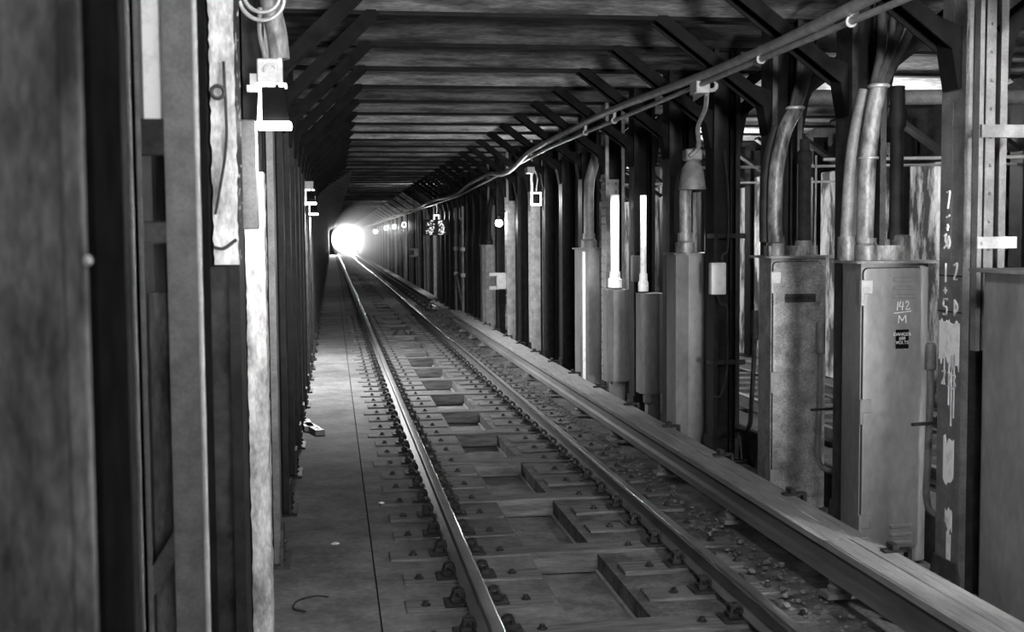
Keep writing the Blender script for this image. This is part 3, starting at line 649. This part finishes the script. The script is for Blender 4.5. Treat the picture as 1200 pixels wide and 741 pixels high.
# horizontal rods and a fat pipe beyond the columns
for k, (y, z, x0, x1, r, m, lab) in enumerate(((9.2, 2.60, 2.3, 6.4, .014, m_pale, 'thin pale rod'), (13.0, 2.75, 2.3, 6.4, .016, m_pale, 'second thin pale rod'), (10.4, 3.22, 2.3, 6.5, .07, m_gray, 'fat horizontal pipe'), (16.5, 2.72, 2.3, 6.4, .016, m_pale, 'farther thin pale rod'))):
    b = BM(); tube(b, [(x0, y, z), ((x0+x1)/2, y+.02, z+.03), (x1, y, z+.05)], r, 10)
    tag(obj('cross_pipe', b, None, (0, 0, 0), m), lab + ' crossing above the parallel track', 'pipe')

# ------------------------------------------------------------------ left side, close to the camera
def rough_block(x0, x1, y0, y1, z0, z1, amp, seed=1):
    random.seed(seed); b = BM(); box(b, x0, x1, y0, y1, z0, z1)
    bmesh.ops.subdivide_edges(b, edges=[e for e in b.edges if abs(e.verts[0].co.z-e.verts[1].co.z) > .5], cuts=70, use_grid_fill=True)
    bmesh.ops.subdivide_edges(b, edges=[e for e in b.edges if abs(e.verts[0].co.z-e.verts[1].co.z) < 1e-4], cuts=3, use_grid_fill=True)
    for v in b.verts:
        if z0 < v.co.z < z1:
            v.co.x += random.uniform(-amp, amp); v.co.y += random.uniform(-amp, amp)
    return b
t = thing('concrete_pier', 'blurred rough grey concrete pier at the left edge, nearest the camera', 'pier', (-2.06, 2.05, TIE_Z))
obj('pier_face', rough_block(-.14, .122, -.145, .135, 0, 3.9, .006, 2), t, (0, 0, 0), m_rough)
b = BM(); box(b, .128, .140, -.125, .14, 0, 3.9); obj('flange', b, t, (0, 0, 0), m_black)  # black plate puts the shade of the track side into the colour
b = BM(); box(b, .098, .132, -.158, -.14, 0, 3.9); bevel(b, .005, 1); obj('corner_strip', b, t, (0, 0, 0), m_rough)
b = BM(); dome(b, (.132, -.15, 1.97-TIE_Z), .009, 'x'); obj('bolt', b, t, (0, 0, 0), m_pale)
for bx0, bz0 in ((-.085, 1.84), (-.078, 1.81)):
    b = BM(); dome(b, (bx0, -.15, bz0-TIE_Z), .011, 'x'); obj('bolt', b, t, (0, 0, 0), m_pale)
# laced column L1
t = thing('laced_column', 'blurred smooth grey column with cross plates, second upright from the left', 'column', (-2.01, 3.56, TIE_Z))
b = BM(); box(b, .0, .088, -.135, -.120, 0, CH); box(b, .0, .088, .12, .135, 0, CH); obj('channel', b, t, (0, 0, 0), m_mid)
b = BM(); box(b, .074, .090, -.119, .119, 0, CH); obj('channel_web', b, t, (0, 0, 0), m_black)
b = BM(); box(b, -.09, -.074, -.135, .135, 0, CH); box(b, -.09, -.062, -.135, -.12, 0, CH); obj('channel', b, t, (0, 0, 0), m_mid)
for z, h in ((2.02, .03), (2.28, .05), (1.36-.9, .05), (3.2, .06)):
    b = BM(); box(b, -.075, .01, -.13, -.115, z-h-TIE_Z, z+h-TIE_Z); bevel(b, .004, 1); obj('batten_plate', b, t, (0, 0, 0), m_plate if z > 2.1 else m_soot)
b = BM(); box(b, .079, .092, -.139, -.119, 0, CH); bevel(b, .004, 2); obj('channel_highlight', b, t, (0, 0, 0), m_pale)  # added pale strip, edge highlight put into the colour
b = BM(); box(b, -.096, -.084, -.139, -.119, 0, CH); bevel(b, .004, 2); obj('channel_highlight', b, t, (0, 0, 0), m_gray)
b = BM(); bar(b, (-.08, -.125, 1.02-TIE_Z), (.03, -.125, 1.20-TIE_Z), .045, .012, (0, 0, 1)); obj('lacing_bar', b, t, (0, 0, 0), m_soot)
b = BM(); box(b, -.074, .0, .02, .05, 0, 1.85-TIE_Z); obj('fill_plate', b, t, (0, 0, 0), m_rough)
b = BM(); box(b, -.074, .0, .02, .05, 2.34-TIE_Z, CH); obj('lit_gap_plate', b, t, (0, 0, 0), m_wpaint)  # added white plate standing in for something lit beyond the gap
# L2: column half covered in pale plaster
t = thing('plastered_column', 'dark column with peeling whitewash on its upper half, third upright from the left', 'column', (-2.058, 5.085, TIE_Z))
obj('flange', F_R[False][1], t); obj('flange', F_R[False][0], t); obj('web', web_me, t); obj('base_shoe', base_me, t)
obj('plaster', rough_block(.03, .126, -.142, .1, 1.90-TIE_Z, 3.7-TIE_Z, .004, 5), t, (0, 0, 0), m_white)
obj('dark_fill', rough_block(-.03, .10, -.125, .1, .02, 1.895-TIE_Z, .005, 6), t, (0, 0, 0), m_wall)
b = BM(); tube(b, [(.085, -.15, 2.7-TIE_Z), (.09, -.152, 2.4-TIE_Z), (.06, -.152, 2.2-TIE_Z), (.04, -.15, 2.1-TIE_Z)], .006, 6); tube(b, [(.03, -.15, 1.97-TIE_Z), (.07, -.152, 1.965-TIE_Z), (.12, -.152, 2.0-TIE_Z)], .007, 6); torus(b, (.06, -.152, 2.58-TIE_Z), .025, .008); obj('cable', b, t, (0, 0, 0), m_cable)
# L3: whitewashed rough column under the lamp
t = thing('whitewashed_column', 'brightly lit rough whitewashed column below the left wall lamp', 'column', (-2.03, 6.61, TIE_Z))
obj('plaster', rough_block(.02, .118, -.135, .06, 0, 2.35-TIE_Z, .004, 8), t, (0, 0, 0), m_white)
b = BM(); box(b, -.10, .02, -.1, .135, 0, CH); box(b, .02, .10, .06, .135, 0, CH); box(b, .0, .1, -.1, .06, 2.36-TIE_Z, CH); obj('core', b, t, (0, 0, 0), m_dark)
# hanging grey box
t = thing('hanging_box', 'narrow grey box hanging left of the lit wall lamp', 'box', (-1.955, 6.0, 2.05))
b = BM(); box(b, -.04, .04, -.05, .12, 0, .52); bevel(b, .008, 2); obj('box_body', b, t, (0, 0, 0), m_gray)
b = BM(); box(b, -.02, .02, .12, .48, .2, .25); obj('bracket', b, t, (0, 0, 0), m_dark)

# ------------------------------------------------------------------ lamps
def wall_lamp(x, y, z, label, rz=0, power=14, first=False):
    t = thing('wall_lamp', label, 'lamp', (x, y, z), 'hooded wall lamps', rz)
    b = BM(); box(b, -.075, .045, -.05, .05, .205, .32); bevel(b, .006, 1); torus(b, (-.012, -.052, .262), .028, .007, 0.3, 3.4, 'y'); box(b, .025, .045, -.056, -.05, .205, .32); obj('junction_box', b, t, (0, 0, 0), m_pale)
    b = BM(); prism(b, [(-.055, .02), (.075, .02), (.055, .185), (-.055, .185)], 'y', -.045, .06); obj('hood', b, t, (0, 0, 0), m_black)
    b = BM(); prism(b, [(-.078, .02), (-.057, .02), (-.057, .2), (-.066, .2)], 'y', -.048, .06); obj('side_reflector', b, t, (0, 0, 0), m_rim)
    b = BM(); box(b, -.083, .083, -.07, .08, -.012, .02); bevel(b, .01, 2); obj('lens', b, t, (0, 0, 0), m_lens)
    b = BM()
    for xx in (-.058, -.012, .045): box(b, xx-.018, xx+.018, -.05, .05, .188, .203)
    obj('glow_slot', b, t, (0, 0, 0), m_rim)
    b = BM(); box(b, -.125, -.06, -.03, .02, .165, .195); box(b, -.11, -.07, -.02, .02, .195, .25); obj('bracket', b, t, (0, 0, 0), m_pale)
    s = spot('lamp_light', (x, y, z-.03), (x+.35, y+.12, z-1.2), power, 165, .4, .05)
    return t
wall_lamp(-1.83, 6.02, 2.545, 'nearest left wall lamp with glowing lens, upper left', power=30)
wall_lamp(-1.86, 17.6, 2.50, 'second left wall lamp, small and dim past the first', power=420)
wall_lamp(-1.88, 21.6, 2.43, 'third left wall lamp, just beyond the second', power=420)
# pipe and cable loops above the nearest lamp
t = thing('conduit_elbow', 'fat mottled pipe elbow with cable loops above the left lamp', 'pipe', (-1.80, 6.05, 2.87))
b = BM(); tube(b, [(.0, 0, .0), (-.01, 0, .12), (-.04, .0, .28), (-.06, .02, .55)], .05, 14); obj('pipe', b, t, (0, 0, 0), m_pipe)
for k, r in enumerate((.085, .105)):
    b = BM(); torus(b, (-.075, -.06-.01*k, .30-.02*k), r, .010, PI*1.05, PI*2.1, 'y', 16, 8); obj('cable_loop', b, t, (0, 0, 0), m_conduit)
b = BM(); tube(b, [(-.085, -.04, .24), (-.09, -.04, .12), (-.07, -.04, .02), (-.055, -.04, -.03)], .012, 8); obj('cable', b, t, (0, 0, 0), m_gray)
# square-rim lamps on the right-hand columns
def rim_lamp(x, y, z, label, power, sc=1.0):
    t = thing('square_lamp', label, 'lamp', (x, y, z), 'square-rimmed lamps on the right-hand columns')
    b = BM(); s = .085*sc; h = .11*sc; th_ = .02*sc
    box(b, -s, s, -.02, .02, h-th_, h); box(b, -s, s, -.02, .02, -h, -h+th_*1.4); box(b, -s, -s+th_, -.02, .02, -h, h); box(b, s-th_, s, -.02, .02, -h, h); obj('glowing_rim', b, t, (0, 0, 0), m_rim)
    b = BM(); box(b, -s*.75, s*.75, -.03, .06, -h*.75, h*.75); bevel(b, .01, 1); obj('housing', b, t, (0, 0, 0), m_black)
    b = BM(); box(b, s*.7, .132, .0, .03, -.02, .02); obj('mount_arm', b, t, (0, 0, 0), m_gray)
    b = BM(); tube(b, [(0, 0, h), (.02, 0, h+.25), (-.08, -.05, h+.45)], .012, 6); obj('drop_pipe', b, t, (0, 0, 0), m_conduit)
    point('lamp_spill', (x-.20, y-.05, z-.06), power*.9, .06)
    spot('lamp_light', (x+.03, y+.05, z-h-.03), (x+.12, y+.18, z-1.2), power, 120, .6, .05)
    return t
for k, (y, p) in enumerate(((20.326, 25), (40.138, 40), (58.426, 40), (67.57, 40), (78.238, 40))):
    rim_lamp(1.87, y, 2.65, 'square-rimmed glowing lamp, %s of its row counting from the nearest' % nth(k), p)
def bulb(x, y, z, r, label, power):
    t = thing('signal_lamp', label, 'lamp', (x, y, z))
    b = BM(); bmesh.ops.create_uvsphere(b, u_segments=16, v_segments=10, radius=r)
    for f in b.faces: f.smooth = True
    obj('bulb', b, t, (0, 0, 0), m_bulb)
    b = BM(); lathe(b, [(r*.5, r*.8), (r*.6, r*2), (.012, r*2.4), (.012, r*7)], (0, 0, 0), 10); box(b, .0, .141, -.012, .012, r*3, r*3+.03); obj('socket', b, t, (0, 0, 0), m_black)
    point('lamp_light', (x-.12, y-.25, z), power, .06)
bulb(1.86, 24.9, 2.30, .075, 'round bare lamp glowing on the right above the pale switch box', 10)
bulb(1.86, 96.526, 2.55, .14, 'tiny round lamp glowing just right of the bright tunnel end', 40)
# lamps lighting the pale pipes and far wall
spot('pipe_lamp', (1.80, 14.45, 2.60), (1.95, 14.8, 1.6), 45, 100, .5, .04)
spot('pipe_lamp', (1.80, 12.98, 2.60), (1.92, 13.25, 1.6), 16, 100, .5, .04)
# speckled sign
t = thing('speckled_sign', 'speckled reflective sign panel across the far right-hand columns', 'sign', (1.85, 38.43, 2.33))
b = BM(); box(b, -.55, .60, .0, .04, -.24, .26); bevel(b, .01, 1); obj('panel', b, t, (0, 0, 0), m_soot)
b = BM(); random.seed(12)
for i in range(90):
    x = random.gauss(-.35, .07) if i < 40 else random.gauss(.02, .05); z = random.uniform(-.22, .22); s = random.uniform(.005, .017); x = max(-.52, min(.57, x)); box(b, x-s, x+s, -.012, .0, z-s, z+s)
o = obj('glint', b, t, (0, 0, 0), m_speck); o['kind'] = 'stuff'  # reflected glints on the sign, made as glowing specks

# ------------------------------------------------------------------ tunnel end: portal ring and bloom haze
# haze volume added to stand in for lens bloom around the portal
b = BM(); prism(b, [(.10 + 1.70*math.cos(2*PI*i/32), 1.98 + 1.70*math.sin(2*PI*i/32)) for i in range(32)], 'y', 52, YEND-.05)
hz = obj('haze', b, None, (0, 0, 0))
m = bpy.data.materials.new('haze'); m.use_nodes = True; nt = m.node_tree; nt.nodes.remove(nt.nodes['Principled BSDF'])
vs = nt.nodes.new('ShaderNodeVolumeScatter'); vs.inputs['Density'].default_value = .0085; vs.inputs['Anisotropy'].default_value = .82
nt.links.new(vs.outputs[0], nt.nodes['Material Output'].inputs['Volume']); hz.data.materials.append(m)
tag(hz, 'thin haze added as the bloom around the bright far end of the tunnel', 'haze', None, 'stuff')
